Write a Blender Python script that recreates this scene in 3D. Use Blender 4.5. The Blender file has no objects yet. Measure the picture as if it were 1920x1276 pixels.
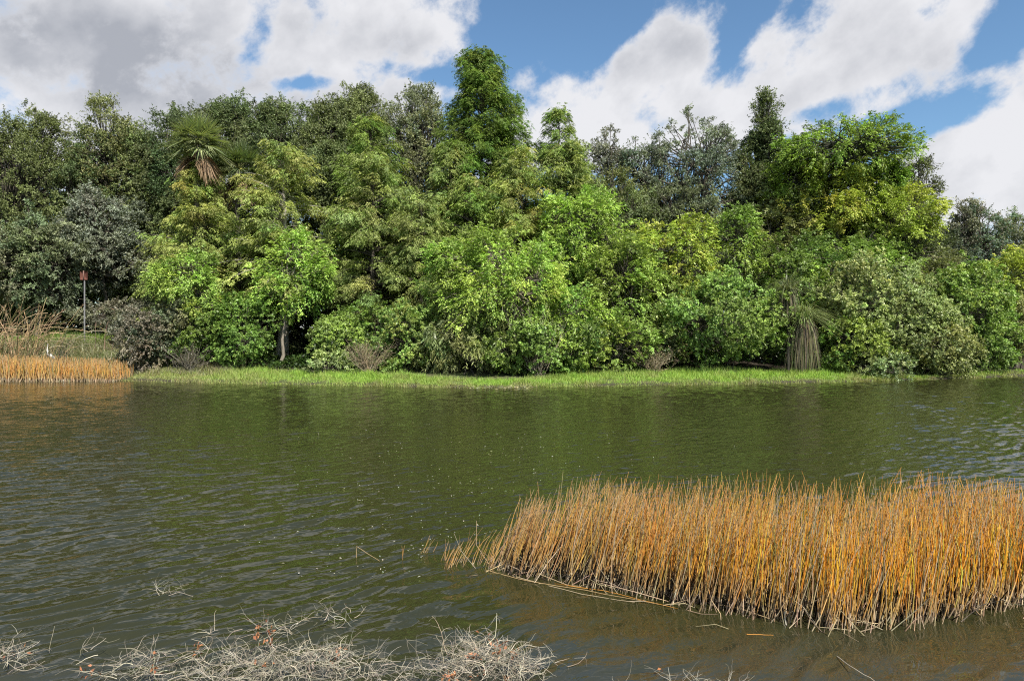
import bpy, math
import numpy as np
from math import radians, pi

S = bpy.context.scene
COL = S.collection

# ------------------------------------------------------------------ camera, sky, sun, exposure
F = 1280.0; CX = 960.0; HY = 615.0; CAMZ = 2.6      # focal length in photo pixels, horizon row, eye height
cd = bpy.data.cameras.new('camera'); cam = bpy.data.objects.new('camera', cd); COL.objects.link(cam)
cam.location = (0, 0, CAMZ); cam.rotation_euler = (radians(90), 0, 0)
cd.sensor_width = 36; cd.lens = 36 * F / 1920; cd.shift_y = -(638 - HY) / 1920
cd.clip_start = 0.1; cd.clip_end = 5000
S.camera = cam

SUN_EL = 50.0
SUN_DIR = np.array([0.50, -0.82, 0.0]); SUN_DIR /= np.linalg.norm(SUN_DIR)
SUN_AZ = math.atan2(SUN_DIR[0], SUN_DIR[1])          # from +Y towards +X
sl = bpy.data.lights.new('sun', 'SUN'); sl.energy = 4.9; sl.angle = radians(0.6); sl.color = (1.0, 0.94, 0.82)
so = bpy.data.objects.new('sun', sl); COL.objects.link(so)
sv = np.array([SUN_DIR[0] * math.cos(radians(SUN_EL)), SUN_DIR[1] * math.cos(radians(SUN_EL)), math.sin(radians(SUN_EL))])
import mathutils
so.rotation_euler = mathutils.Vector(tuple(sv)).to_track_quat('Z', 'Y').to_euler()
so.location = (20, -30, 40)

S.view_settings.view_transform = 'Standard'; S.view_settings.look = 'None'
S.view_settings.exposure = 0.66; S.view_settings.gamma = 1.0
S.cycles.use_denoising = False; S.cycles.filter_width = 1.15
S.cycles.max_bounces = 6; S.cycles.diffuse_bounces = 2; S.cycles.glossy_bounces = 3; S.cycles.transmission_bounces = 3
S.cycles.transparent_max_bounces = 4
S.cycles.caustics_reflective = False; S.cycles.caustics_refractive = False


class NT:
    """small helper for wiring shader nodes"""
    def __init__(s, tree): s.t = tree
    def n(s, kind, **kw):
        nd = s.t.nodes.new(kind)
        for k, v in kw.items():
            if k.startswith('_'):
                nd.inputs[k[1:].replace('_', ' ')].default_value = v
            else: setattr(nd, k, v)
        return nd
    def l(s, a, b): s.t.links.new(a, b)
    def put(s, sock, v):
        if isinstance(v, bpy.types.NodeSocket): s.l(v, sock)
        else: sock.default_value = v
    def m(s, op, a, b=0.0, c=None, clamp=False):
        nd = s.t.nodes.new('ShaderNodeMath'); nd.operation = op; nd.use_clamp = clamp
        s.put(nd.inputs[0], a); s.put(nd.inputs[1], b)
        if c is not None: s.put(nd.inputs[2], c)
        return nd.outputs[0]
    def vm(s, op, a, b):
        nd = s.t.nodes.new('ShaderNodeVectorMath'); nd.operation = op
        s.put(nd.inputs[0], a); s.put(nd.inputs[1], b)
        return nd.outputs['Value'] if op in ('LENGTH', 'DOT_PRODUCT') else nd.outputs[0]
    def mr(s, v, a, b, c=0.0, d=1.0, kind='SMOOTHSTEP'):
        nd = s.t.nodes.new('ShaderNodeMapRange'); nd.interpolation_type = kind
        s.put(nd.inputs['Value'], v)
        nd.inputs['From Min'].default_value = a; nd.inputs['From Max'].default_value = b
        nd.inputs['To Min'].default_value = c; nd.inputs['To Max'].default_value = d
        return nd.outputs['Result']
    def mix(s, f, a, b):
        nd = s.t.nodes.new('ShaderNodeMix'); nd.data_type = 'RGBA'
        s.put(nd.inputs[0], f); s.put(nd.inputs[6], a); s.put(nd.inputs[7], b)
        return nd.outputs[2]
    def noise(s, vec, scale, detail=6.0, rough=0.55, dist=0.0):
        nd = s.t.nodes.new('ShaderNodeTexNoise')
        s.l(vec, nd.inputs['Vector']); nd.inputs['Scale'].default_value = scale
        nd.inputs['Detail'].default_value = detail; nd.inputs['Roughness'].default_value = rough
        nd.inputs['Distortion'].default_value = dist
        return nd.outputs['Fac']


W = bpy.data.worlds.new("World"); S.world = W; W.use_nodes = True
wt = W.node_tree; wt.nodes.clear(); w = NT(wt)
tc = w.n('ShaderNodeTexCoord'); D = tc.outputs['Generated']
sky = w.n('ShaderNodeTexSky'); sky.sky_type = 'NISHITA'; sky.sun_disc = False
sky.sun_elevation = radians(SUN_EL); sky.sun_rotation = SUN_AZ % (2 * pi)
sky.air_density = 1.0; sky.dust_density = 0.3; sky.ozone_density = 3.0
sep = w.n('ShaderNodeSeparateXYZ'); w.l(D, sep.inputs[0])
az = w.m('ARCTAN2', sep.outputs[0], sep.outputs[1]); el = w.m('ARCSINE', sep.outputs[2])
comb = w.n('ShaderNodeCombineXYZ'); w.l(az, comb.inputs[0]); w.l(el, comb.inputs[1]); AE = comb.outputs[0]
# the wind shears the cloud deck towards the upper right; fbm in direction space
mp = w.n('ShaderNodeMapping', vector_type='TEXTURE'); w.l(AE, mp.inputs[0]); mp.inputs['Rotation'].default_value = (0, 0, radians(30)); mp.inputs['Scale'].default_value = (1.15, 0.95, 1)
n1 = w.noise(mp.outputs[0], 10.0, 12.0, 0.62, 0.10)
n2 = w.noise(D, 3.2, 4.0, 0.5)

def cloud(px, py, rx, ry, rot, wt_):
    """soft cloud mass centred on a compass bearing / elevation"""
    ca = math.atan((px - CX) / F); ce = math.atan((HY - py) / F * math.cos(ca))
    m_ = w.n('ShaderNodeMapping', vector_type='TEXTURE'); w.l(AE, m_.inputs[0])
    m_.inputs['Location'].default_value = (ca, ce, 0); m_.inputs['Rotation'].default_value = (0, 0, radians(rot))
    m_.inputs['Scale'].default_value = (rx / F, ry / F, 1)
    d = w.vm('LENGTH', m_.outputs[0], (0, 0, 0))
    return w.mr(d, 0.25, 1.3, wt_, 0.0)

def total(lst):
    o = lst[0]
    for x in lst[1:]: o = w.m('ADD', o, x)
    return o

masses = total([
    cloud(300, 130, 480, 260, 0, 0.55), cloud(620, 40, 300, 220, 0, 0.5), cloud(150, 230, 420, 110, 0, 0.4),
    cloud(1130, 190, 330, 75, 28, 0.62), cloud(1600, 85, 330, 105, 16, 0.62), cloud(1300, 215, 300, 70, 15, 0.45),
    cloud(1040, 55, 55, 40, 20, 0.16), cloud(1870, 300, 260, 120, 28, 0.66), cloud(2100, 150, 200, 160, 20, 0.4), cloud(1260, 30, 80, 60, 30, 0.2),
    cloud(1560, 225, 170, 22, 10, 0.22), cloud(1800, 170, 90, 18, 25, 0.16)])
holes = total([
    cloud(478, 70, 34, 85, -22, 0.40), cloud(940, 75, 60, 120, -15, 0.42), cloud(575, 155, 70, 14, 5, 0.34), cloud(780, 138, 110, 18, -5, 0.30),
    cloud(1105, 75, 62, 60, 30, 0.45), cloud(1385, 65, 42, 120, -28, 0.50), cloud(1150, 25, 90, 45, 0, 0.30),
    cloud(1770, 215, 110, 34, 14, 0.52), cloud(1895, 70, 60, 90, -20, 0.42), cloud(10, 60, 90, 22, -8, 0.10), cloud(1540, 210, 90, 20, 5, 0.2)])
inview = w.mr(w.m('ABSOLUTE', az), 0.75, 1.1, 1.0, 0.0)
upper = w.mr(el, 0.42, 0.75, 0.0, 1.0)
base = w.m('ADD', w.m('SUBTRACT', 0.24, w.m('MULTIPLY', inview, 0.24)), w.m('MULTIPLY', upper, -0.04))
dens = w.m('ADD', w.m('SUBTRACT', w.m('ADD', w.m('MINIMUM', masses, 0.56), base), holes), w.m('MULTIPLY', w.m('SUBTRACT', n1, 0.5), 2.15))
cover = w.mr(dens, 0.02, 0.46)
thick = w.mr(dens, 0.12, 0.62)
grey_side = total([cloud(250, 110, 520, 110, -6, 1.0), cloud(1500, 190, 260, 40, 10, 0.45), cloud(1860, 360, 200, 60, 10, 0.5), cloud(620, 70, 200, 40, 0, 0.35)])
shade = w.m('ADD', w.m('MULTIPLY', w.m('SUBTRACT', w.noise(mp.outputs[0], 6.5, 7.0, 0.55), 0.47), 3.2), w.m('MULTIPLY', grey_side, 0.66), clamp=True)
shade = w.m('MULTIPLY', shade, thick, clamp=True)
CB = 5.7
ccol = w.mix(shade, (CB, CB * 1.0, CB * 1.03, 1), (CB * 0.50, CB * 0.52, CB * 0.575, 1))
skyb = w.vm('MULTIPLY', sky.outputs[0], (0.84, 0.98, 1.0))
skyc = w.mix(w.m('MULTIPLY', cover, 0.97), skyb, ccol)
bg = w.n('ShaderNodeBackground'); w.l(skyc, bg.inputs[0]); bg.inputs[1].default_value = 0.095
wo = w.n('ShaderNodeOutputWorld'); w.l(bg.outputs[0], wo.inputs[0])
W.cycles.sampling_method = 'MANUAL'; W.cycles.sample_map_resolution = 1024

# ------------------------------------------------------------------ helpers
def P(px, py, Y):
    return np.array([(px - CX) / F * Y, Y, CAMZ + (HY - py) / F * Y])

def tag(o, label=None, cat=None, group=None, kind=None):
    if label: o['label'] = label
    if cat: o['category'] = cat
    if group: o['group'] = group
    if kind: o['kind'] = kind
    return o

def empty(name, loc):
    o = bpy.data.objects.new(name, None); COL.objects.link(o); o.location = tuple(float(v) for v in loc)
    o.empty_display_size = 0.3
    return o

def unit(v):
    return v / np.maximum(np.linalg.norm(v, axis=-1, keepdims=True), 1e-9)

def sph(rng, n):
    return unit(rng.normal(size=(n, 3)))

class G:
    """collects quads with a colour per face and links them as ONE mesh object"""
    def __init__(s): s.v = []; s.f = []; s.c = []; s.n = 0
    def add(s, v, f, c):
        v = np.asarray(v, np.float32).reshape(-1, 3); f = np.asarray(f, np.int32)
        s.v.append(v); s.f.append(f + s.n); s.n += len(v)
        c = np.asarray(c, np.float32)
        if c.ndim == 1: c = np.tile(c, (len(f), 1))
        s.c.append(c)
    def build(s, name, mat, parent=None, origin=None, smooth=False):
        me = bpy.data.meshes.new(name)
        if s.v:
            v = np.concatenate(s.v); f = np.concatenate(s.f); c = np.concatenate(s.c)
            if origin is not None: v = v - np.asarray(origin, np.float32)
            me.vertices.add(len(v)); me.vertices.foreach_set('co', v.ravel())
            me.loops.add(f.size); me.loops.foreach_set('vertex_index', f.ravel())
            me.polygons.add(len(f)); me.polygons.foreach_set('loop_start', np.arange(0, f.size, 4, dtype=np.int32))
            if smooth: me.polygons.foreach_set('use_smooth', np.ones(len(f), bool))
            a = me.attributes.new('hue', 'FLOAT_COLOR', 'FACE')
            cc = np.ones((len(f), 4), np.float32); cc[:, :3] = c
            a.data.foreach_set('color', cc.ravel())
            me.update(calc_edges=True); me.validate()
        me.materials.append(mat)
        o = bpy.data.objects.new(name, me); COL.objects.link(o)
        if parent is not None: o.parent = parent
        elif origin is not None: o.location = tuple(float(q) for q in origin)
        return o

def leaves(g, p, a, n, L, Wd, col, fold=0.12):
    """rhombic leaves: base p, axis a, normal n"""
    a = unit(a); s = unit(np.cross(a, n)); nn = np.cross(s, a)
    L = np.asarray(L)[:, None]; Wd = np.asarray(Wd)[:, None]
    mid = p + a * L * 0.45 + nn * L * fold
    v = np.stack([p, mid + s * Wd * 0.5, p + a * L - nn * L * fold * 0.5, mid - s * Wd * 0.5], axis=1)
    m = len(p)
    g.add(v, np.arange(m * 4).reshape(m, 4), col)

def tubes(g, path, rad, sides, col):
    """path (M,N,3), rad (M,N); col (3,), (M,3) or (M,N-1,3)"""
    path = np.asarray(path, float); rad = np.asarray(rad, float)
    M, N, _ = path.shape
    t = unit(np.gradient(path, axis=1))
    ref = np.array([0.31, 0.93, 0.17]); u = unit(np.cross(t, ref)); v = np.cross(t, u)
    ang = np.arange(sides) * 2 * pi / sides
    ring = path[:, :, None, :] + rad[:, :, None, None] * (u[:, :, None, :] * np.cos(ang)[None, None, :, None] + v[:, :, None, :] * np.sin(ang)[None, None, :, None])
    i = np.arange(N - 1)[:, None]; j = np.arange(sides)[None, :]; j2 = (j + 1) % sides
    q = np.stack([i * sides + j, i * sides + j2, (i + 1) * sides + j2, (i + 1) * sides + j], axis=-1).reshape(-1, 4)
    f = (q[None] + (np.arange(M) * N * sides)[:, None, None]).reshape(-1, 4)
    col = np.asarray(col, float)
    if col.ndim == 1: c = np.tile(col, (len(f), 1))
    elif col.ndim == 2: c = np.repeat(col, (N - 1) * sides, axis=0)
    else: c = np.repeat(col.reshape(-1, 3), sides, axis=0)
    g.add(ring, f, c)

def tube1(g, pts, rads, sides, col):
    tubes(g, np.asarray(pts, float)[None], np.asarray(rads, float)[None], sides, col)

def smooth_path(ctrl, n, rng, wob):
    ctrl = np.asarray(ctrl, float); t = np.linspace(0, len(ctrl) - 1, n); i = np.clip(t.astype(int), 0, len(ctrl) - 2); f = (t - i)[:, None]
    f = f * f * (3 - 2 * f) * 0.5 + f * 0.5
    p = ctrl[i] * (1 - f) + ctrl[i + 1] * f
    w_ = rng.normal(0, wob, (n, 3)); w_[0] = 0; w_[-1] = 0
    return p + w_

def blades(g, p, d, L, Wd, bend, col, segs=3, taper=1.0):
    """flat curved blades starting at p, heading d, drooping by bend; col (M,3) or (M,segs,3)"""
    M = len(p); t = np.linspace(0, 1, segs + 1)[None, :, None]
    d = unit(d); h = d.copy(); h[:, 2] = 0; h = unit(h + 1e-6)
    L = L[:, None, None]; b = np.asarray(bend)[:, None, None]
    path = p[:, None] + d[:, None] * L * t + (h[:, None] * 0.45 - np.array([0, 0, 1.0])) * L * b * t ** 2.2
    s = unit(np.cross(d, np.array([0, 0, 1.0])) + 1e-5)
    rot = np.random.default_rng(len(p)).uniform(-1, 1, (M, 1)); s = unit(s + h * rot)
    wd = (Wd[:, None, None] * 0.5) * (1 - taper * t ** 1.5 * 0.93)
    v = np.stack([path - s[:, None] * wd, path + s[:, None] * wd], axis=2)
    i = np.arange(segs); q = np.stack([2 * i, 2 * i + 1, 2 * i + 3, 2 * i + 2], axis=-1)
    f = (q[None] + (np.arange(M) * 2 * (segs + 1))[:, None, None]).reshape(-1, 4)
    col = np.asarray(col, float)
    if col.ndim == 1: c = np.tile(col, (len(f), 1))
    elif col.ndim == 2: c = np.repeat(col, segs, axis=0)
    else: c = col.reshape(-1, 3)
    g.add(v, f, c)

def vary(rng, col, n, a=0.15, warm=0.08):
    c = np.tile(np.asarray(col, float), (n, 1)) * np.exp(rng.normal(0, a, (n, 1)))
    return np.clip(c * (1 + rng.normal(0, warm, (n, 3)) * np.array([1, .4, 1])), 0.004, 0.9)

# ------------------------------------------------------------------ materials
def mat_hue(name, rough=0.5, trans=0.0, spec=0.3, tcol=(1.25, 1.35, 0.6)):
    m = bpy.data.materials.new(name); m.use_nodes = True; t = m.node_tree; t.nodes.clear(); k = NT(t)
    at = k.n('ShaderNodeAttribute', attribute_name='hue'); out = k.n('ShaderNodeOutputMaterial')
    b = k.n('ShaderNodeBsdfPrincipled'); k.l(at.outputs['Color'], b.inputs['Base Color'])
    b.inputs['Roughness'].default_value = rough; b.inputs['Specular IOR Level'].default_value = spec
    if trans > 0:
        tr = k.n('ShaderNodeBsdfTranslucent'); k.l(k.vm('MULTIPLY', at.outputs['Color'], tcol), tr.inputs[0])
        mx = k.n('ShaderNodeMixShader'); mx.inputs[0].default_value = trans
        k.l(b.outputs[0], mx.inputs[1]); k.l(tr.outputs[0], mx.inputs[2]); k.l(mx.outputs[0], out.inputs[0])
    else: k.l(b.outputs[0], out.inputs[0])
    return m

M_LEAF = mat_hue('soft_leaf', 0.42, 0.20, 0.45)
M_OAKLEAF = mat_hue('leathery_leaf', 0.55, 0.20, 0.3)
M_NEEDLE = mat_hue('feathery_leaf', 0.55, 0.26, 0.25)
M_PALM = mat_hue('palm_leaf', 0.4, 0.22, 0.45)
M_GRASS = mat_hue('grass_blade', 0.55, 0.35, 0.25)
M_DRY = mat_hue('dry_stem', 0.75, 0.12, 0.15, (1.1, 1.0, 0.8))
M_TWIG = mat_hue('dead_twig', 0.85, 0.0, 0.1)

def mat_bark():
    m = bpy.data.materials.new('bark'); m.use_nodes = True; t = m.node_tree; t.nodes.clear(); k = NT(t)
    at = k.n('ShaderNodeAttribute', attribute_name='hue'); out = k.n('ShaderNodeOutputMaterial')
    tcx = k.n('ShaderNodeTexCoord'); mp_ = k.n('ShaderNodeMapping'); k.l(tcx.outputs['Object'], mp_.inputs[0]); mp_.inputs['Scale'].default_value = (6, 6, 1.1)
    nz = k.noise(mp_.outputs[0], 3.0, 6, 0.65)
    f = k.mr(nz, 0.3, 0.7, 0.55, 1.35, 'LINEAR')
    cb = k.n('ShaderNodeCombineXYZ')
    for i in range(3): k.l(f, cb.inputs[i])
    b = k.n('ShaderNodeBsdfPrincipled'); k.l(k.vm('MULTIPLY', at.outputs['Color'], cb.outputs[0]), b.inputs['Base Color']); b.inputs['Roughness'].default_value = 0.9
    bp = k.n('ShaderNodeBump'); bp.inputs['Strength'].default_value = 0.6; bp.inputs['Distance'].default_value = 0.03; k.l(nz, bp.inputs['Height']); k.l(bp.outputs[0], b.inputs['Normal'])
    k.l(b.outputs[0], out.inputs[0]); return m
M_BARK = mat_bark()

def mat_ground():
    m = bpy.data.materials.new('bank_soil_and_turf'); m.use_nodes = True; t = m.node_tree; t.nodes.clear(); k = NT(t)
    out = k.n('ShaderNodeOutputMaterial'); ge = k.n('ShaderNodeNewGeometry'); pos = ge.outputs['Position']
    n_ = k.noise(pos, 0.7, 7, 0.62); nf = k.noise(pos, 9.0, 5, 0.65)
    turf = k.mix(k.mr(n_, 0.35, 0.65), (0.055, 0.085, 0.018, 1), (0.10, 0.095, 0.042, 1))
    litter = k.mix(nf, (0.018, 0.014, 0.009, 1), (0.06, 0.045, 0.028, 1))
    sp = k.n('ShaderNodeSeparateXYZ'); k.l(pos, sp.inputs[0])
    wood = k.m('MULTIPLY', k.mr(sp.outputs[1], 35.5, 38.0), k.mr(sp.outputs[0], -16.0, -12.5))
    c = k.mix(wood, turf, litter)
    mud = k.mr(sp.outputs[2], 0.02, 0.14)
    c = k.mix(mud, (0.035, 0.028, 0.018, 1), c)
    b = k.n('ShaderNodeBsdfPrincipled'); k.l(c, b.inputs['Base Color']); b.inputs['Roughness'].default_value = 0.95
    bp = k.n('ShaderNodeBump'); bp.inputs['Strength'].default_value = 0.7; bp.inputs['Distance'].default_value = 0.05; k.l(nf, bp.inputs['Height']); k.l(bp.outputs[0], b.inputs['Normal'])
    k.l(b.outputs[0], out.inputs[0]); return m

def mat_water():
    m = bpy.data.materials.new('pond_water'); m.use_nodes = True; t = m.node_tree; t.nodes.clear(); k = NT(t)
    out = k.n('ShaderNodeOutputMaterial'); ge = k.n('ShaderNodeNewGeometry'); pos = ge.outputs['Position']
    sp = k.n('ShaderNodeSeparateXYZ'); k.l(pos, sp.inputs[0])
    # gust field: ruffled patches and calmer lanes
    gust = k.noise(pos, 0.16, 3, 0.5)
    warp = k.n('ShaderNodeTexNoise'); k.l(pos, warp.inputs['Vector']); warp.inputs['Scale'].default_value = 0.55; warp.inputs['Detail'].default_value = 2
    wp = k.vm('ADD', pos, k.vm('MULTIPLY', k.vm('SUBTRACT', warp.outputs['Color'], (0.5, 0.5, 0.5)), (0.9, 0.9, 0)))
    def wave(rot, sx, sy, scale, det, amp, rough=0.5):
        mp_ = k.n('ShaderNodeMapping'); mp_.vector_type = 'TEXTURE'; mp_.inputs['Rotation'].default_value = (0, 0, radians(rot)); mp_.inputs['Scale'].default_value = (1 / sx, 1 / sy, 1)
        k.l(wp, mp_.inputs[0])
        nz = k.noise(mp_.outputs[0], scale, det, rough)
        return k.m('MULTIPLY', nz, amp)
    h = total_k(k, [wave(42, 0.25, 1.0, 5.0, 2.0, 0.022), wave(30, 0.35, 1.0, 11.0, 2.0, 0.010),
                    wave(8, 0.35, 1.0, 8.0, 2.0, 0.010), wave(-25, 0.5, 1.0, 4.0, 1.5, 0.010)])
    h = k.m('MULTIPLY', h, k.mr(gust, 0.3, 0.7, 0.75, 1.15, 'LINEAR'))
    # waves die down behind the reed bed and in the lee of the near bank on the right
    lee = k.m('MULTIPLY', k.mr(sp.outputs[0], -1.2, 0.6), k.mr(sp.outputs[1], 7.0, 6.0))
    h = k.m('MULTIPLY', h, k.m('SUBTRACT', 1.0, k.m('MULTIPLY', lee, 0.35)))
    bp = k.n('ShaderNodeBump'); bp.inputs['Strength'].default_value = 1.0; bp.inputs['Distance'].default_value = 1.0; k.l(h, bp.inputs['Height'])
    b = k.n('ShaderNodeBsdfPrincipled')
    silt = k.noise(pos, 1.3, 5, 0.6)
    shallow = k.m('MULTIPLY', k.mr(sp.outputs[1], 6.4, 4.6), k.mr(silt, 0.35, 0.65, 0.5, 1.0))
    deep = k.mix(k.noise(pos, 0.25, 3, 0.5), (0.022, 0.023, 0.008, 1), (0.029, 0.030, 0.011, 1))
    k.l(k.mix(shallow, deep, (0.034, 0.036, 0.028, 1)), b.inputs['Base Color'])
    b.inputs['Roughness'].default_value = 0.04; b.inputs['IOR'].default_value = 1.45
    k.l(bp.outputs[0], b.inputs['Normal']); k.l(b.outputs[0], out.inputs[0]); return m

def total_k(k, lst):
    o = lst[0]
    for x in lst[1:]: o = k.m('ADD', o, x)
    return o

# ------------------------------------------------------------------ ground and water
SHX = np.array([-900, -60, -45, -25.5, -19.1, -13.4, -7.8, -1.9, 0.95, 5.8, 11, 17.9, 23.2, 27.7, 45, 75, 900.])
SHY = np.array([36, 36, 35, 34, 34, 32.3, 31.1, 29.7, 30.2, 31.1, 32, 33.6, 35.4, 37, 44, 52, 52.])
def shore(x): return np.interp(x, SHX, SHY)
def sst(a, b, x):
    t = np.clip((x - a) / (b - a), 0, 1); return t * t * (3 - 2 * t)
def ground(x, y):
    x = np.asarray(x, float); y = np.asarray(y, float)
    ins = np.minimum(np.minimum(shore(x) - y, y - 3.7), np.minimum(x + 70, 85 - x))
    d = -ins
    land = np.interp(d, [0, .3, 3, 8, 20, 60], [0, .10, .25, .6, 1.0, 1.4])
    land = land + 1.25 * sst(-13.5, -17.5, x) * sst(3.5, 8, d) * (y > 20)
    wet = -np.interp(ins, [0, 1, 4], [0, .5, 1.3])
    bump = 0.05 * np.sin(x * 1.7 + 2 * np.sin(y * .9)) * np.sin(y * 1.3 + x * .4)
    return np.where(d > 0, land + bump * np.clip(d, 0, 1), wet)

def axis(lo, hi, step):
    a = np.arange(lo, hi + 1e-6, step)
    far = np.array([12, 30, 70, 160, 400, 1000, 2500.])
    return np.concatenate([(lo - far)[::-1], a, hi + far])
gx = axis(-70, 85, 0.6); gy = axis(-6, 60, 0.4)
GX, GY = np.meshgrid(gx, gy, indexing='ij'); nx, ny = GX.shape
gv = np.stack([GX, GY, ground(GX, GY)], -1).reshape(-1, 3)
ii, jj = np.meshgrid(np.arange(nx - 1), np.arange(ny - 1), indexing='ij')
gf = np.stack([ii * ny + jj, (ii + 1) * ny + jj, (ii + 1) * ny + jj + 1, ii * ny + jj + 1], -1).reshape(-1, 4)
g = G(); g.add(gv, gf, (.1, .1, .1)); tag(g.build('ground', mat_ground(), smooth=True), kind='structure')
# water: a finely rippled fan over the open pond with calm outer sheets around it
def grid_faces(nx, ny):
    ii, jj = np.meshgrid(np.arange(nx - 1), np.arange(ny - 1), indexing='ij')
    return np.stack([ii * ny + jj, (ii + 1) * ny + jj, (ii + 1) * ny + jj + 1, ii * ny + jj + 1], -1).reshape(-1, 4)
def ripples(x, y):
    rg = np.random.default_rng(2024); h = np.zeros_like(x)
    xw = x + .22 * np.sin(y * .9 + 1.3 * np.sin(x * .5)) + .10 * np.sin(y * 2.3 + x * 1.1); yw = y + .22 * np.sin(x * .8 + 1.1 * np.sin(y * .45)) + .08 * np.sin(x * 2.9 - y * .7)
    fade_d = np.clip((y - 5) / 30, 0, 1)
    for k in range(92):
        lam = .15 * (3.4 ** rg.random()); th = radians(126) + rg.normal(0, .20)
        if k > 46: lam = .3 * (3.2 ** rg.random()); th = radians(95) + rg.normal(0, .6)
        if k > 69: lam = .085 * (1.9 ** rg.random()); th = radians(122) + rg.normal(0, .35)
        kk = 2 * pi / lam; sl_ = .0370 if k <= 46 else (.015 if k <= 69 else .017)
        a_ = sl_ / kk * (1 - sst(.25, .8, fade_d * .17 / lam))
        ph = rg.uniform(0, 2 * pi); lf = rg.uniform(.25, .7); pd = rg.uniform(0, 6.28, 2)
        env = .6 + .4 * np.sin(x * lf + pd[0]) * np.sin(y * lf * 1.2 + pd[1])
        h += a_ * env * np.sin(kk * (xw * math.cos(th) + yw * math.sin(th)) + ph)
    gust_ = .78 + 1.1 * sst(5, 18, x) * sst(8, 14, y) + .50 * sst(.5, -4, x) * sst(16, 9, y) + .26 * np.sin(x * .23 + 1.7 * np.sin(y * .16)) * np.sin(y * .31 + .8)
    lee_ = 1 - .45 * sst(-1.5, .6, x) * sst(8.5, 6.6, y)
    return h * gust_ * lee_
rows = [3.2]
while rows[-1] < 38: rows.append(rows[-1] + min(.022 + .0034 * max(rows[-1] - 4, 0), .12))
rows = np.array(rows); cu = np.linspace(-1, 1, 760)
GX = cu[:, None] * np.maximum(rows, 5)[None]; GY = np.tile(rows, (len(cu), 1))
edge = np.clip((1 - np.abs(cu)) / .05, 0, 1)[:, None] * np.clip((rows - 3.2) / .4, 0, 1)[None] * np.clip((38 - rows) / 2, 0, 1)[None]
WZ = ripples(GX, GY) * edge
g = G(); g.add(np.stack([GX, GY, WZ], -1), grid_faces(len(cu), len(rows)), (0, 0, 0))
r1 = rows[-1]
for (xa0, xa1, xb0, xb1, y0, y1) in ((-71, -5, -71, -5, 3.2, 5.0), (5, 86, 5, 86, 3.2, 5.0), (-71, -5, -71, -r1, 5.0, r1), (5, 86, r1, 86, 5.0, r1), (-71, 86, -71, 86, r1, 53)):
    g.add([(xa0, y0, 0), (xa1, y0, 0), (xb1, y1, 0), (xb0, y1, 0)], [[0, 1, 2, 3]], (0, 0, 0))
tag(g.build('water', mat_water(), smooth=True), kind='structure')

# ------------------------------------------------------------------ foliage generators
def twig_leaves(g, rng, st, dr, ln, K, mode, L, Wd, col, droop, tip=None):
    """K leaves on every twig (start st, direction dr, length ln)"""
    n = len(st); dr = unit(dr)
    if mode == 'whorl': t = 1 - rng.uniform(0, 1, (n, K)) ** 2 * 0.55
    else: t = rng.uniform(0.12, 1.0, (n, K))
    T = t[..., None]; dz = np.array([0, 0, -1.0])
    pos = st[:, None] + dr[:, None] * ln[:, None, None] * T + dz * (droop * ln[:, None, None] * T ** 2)
    tang = unit(dr[:, None] + dz * (2 * droop * T))
    up = np.array([0, 0, 1.0]); side = unit(np.cross(dr, up + rng.normal(0, .25, (n, 3))))
    pn = np.cross(side, dr)
    if mode == 'feather':
        sg = rng.choice([-1.0, 1.0], (n, K, 1))
        ax = side[:, None] * sg + tang * 0.9 + rng.normal(0, .22, (n, K, 3)) + dz * 0.30
        nr = pn[:, None] + rng.normal(0, .35, (n, K, 3))
        sz = (1.15 - 0.55 * t)
    elif mode == 'whorl':
        ax = rng.normal(0, 1, (n, K, 3)); ax = unit(ax) + tang * 0.65
        nr = tang + up * 0.35 + rng.normal(0, .3, (n, K, 3)); sz = np.ones((n, K))
    else:
        ax = tang * 0.5 + rng.normal(0, .62, (n, K, 3)) + dz * 0.15
        nr = up * 0.55 + rng.normal(0, .6, (n, K, 3)); sz = np.ones((n, K))
    sz = sz * rng.uniform(.75, 1.25, (n, K))
    c = np.repeat(col, K, axis=0) * np.exp(rng.normal(0, .13, (n * K, 1)))
    if tip is not None:
        f = np.clip(t.reshape(-1, 1) - 0.35, 0, 1) * rng.uniform(0, 1.2, (n * K, 1))
        c = c * (1 - f) + np.asarray(tip)[None] * f
    leaves(g, pos.reshape(-1, 3), ax.reshape(-1, 3), nr.reshape(-1, 3), (L * sz).ravel(), (Wd * sz).ravel(), np.clip(c, .003, .8))

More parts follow.
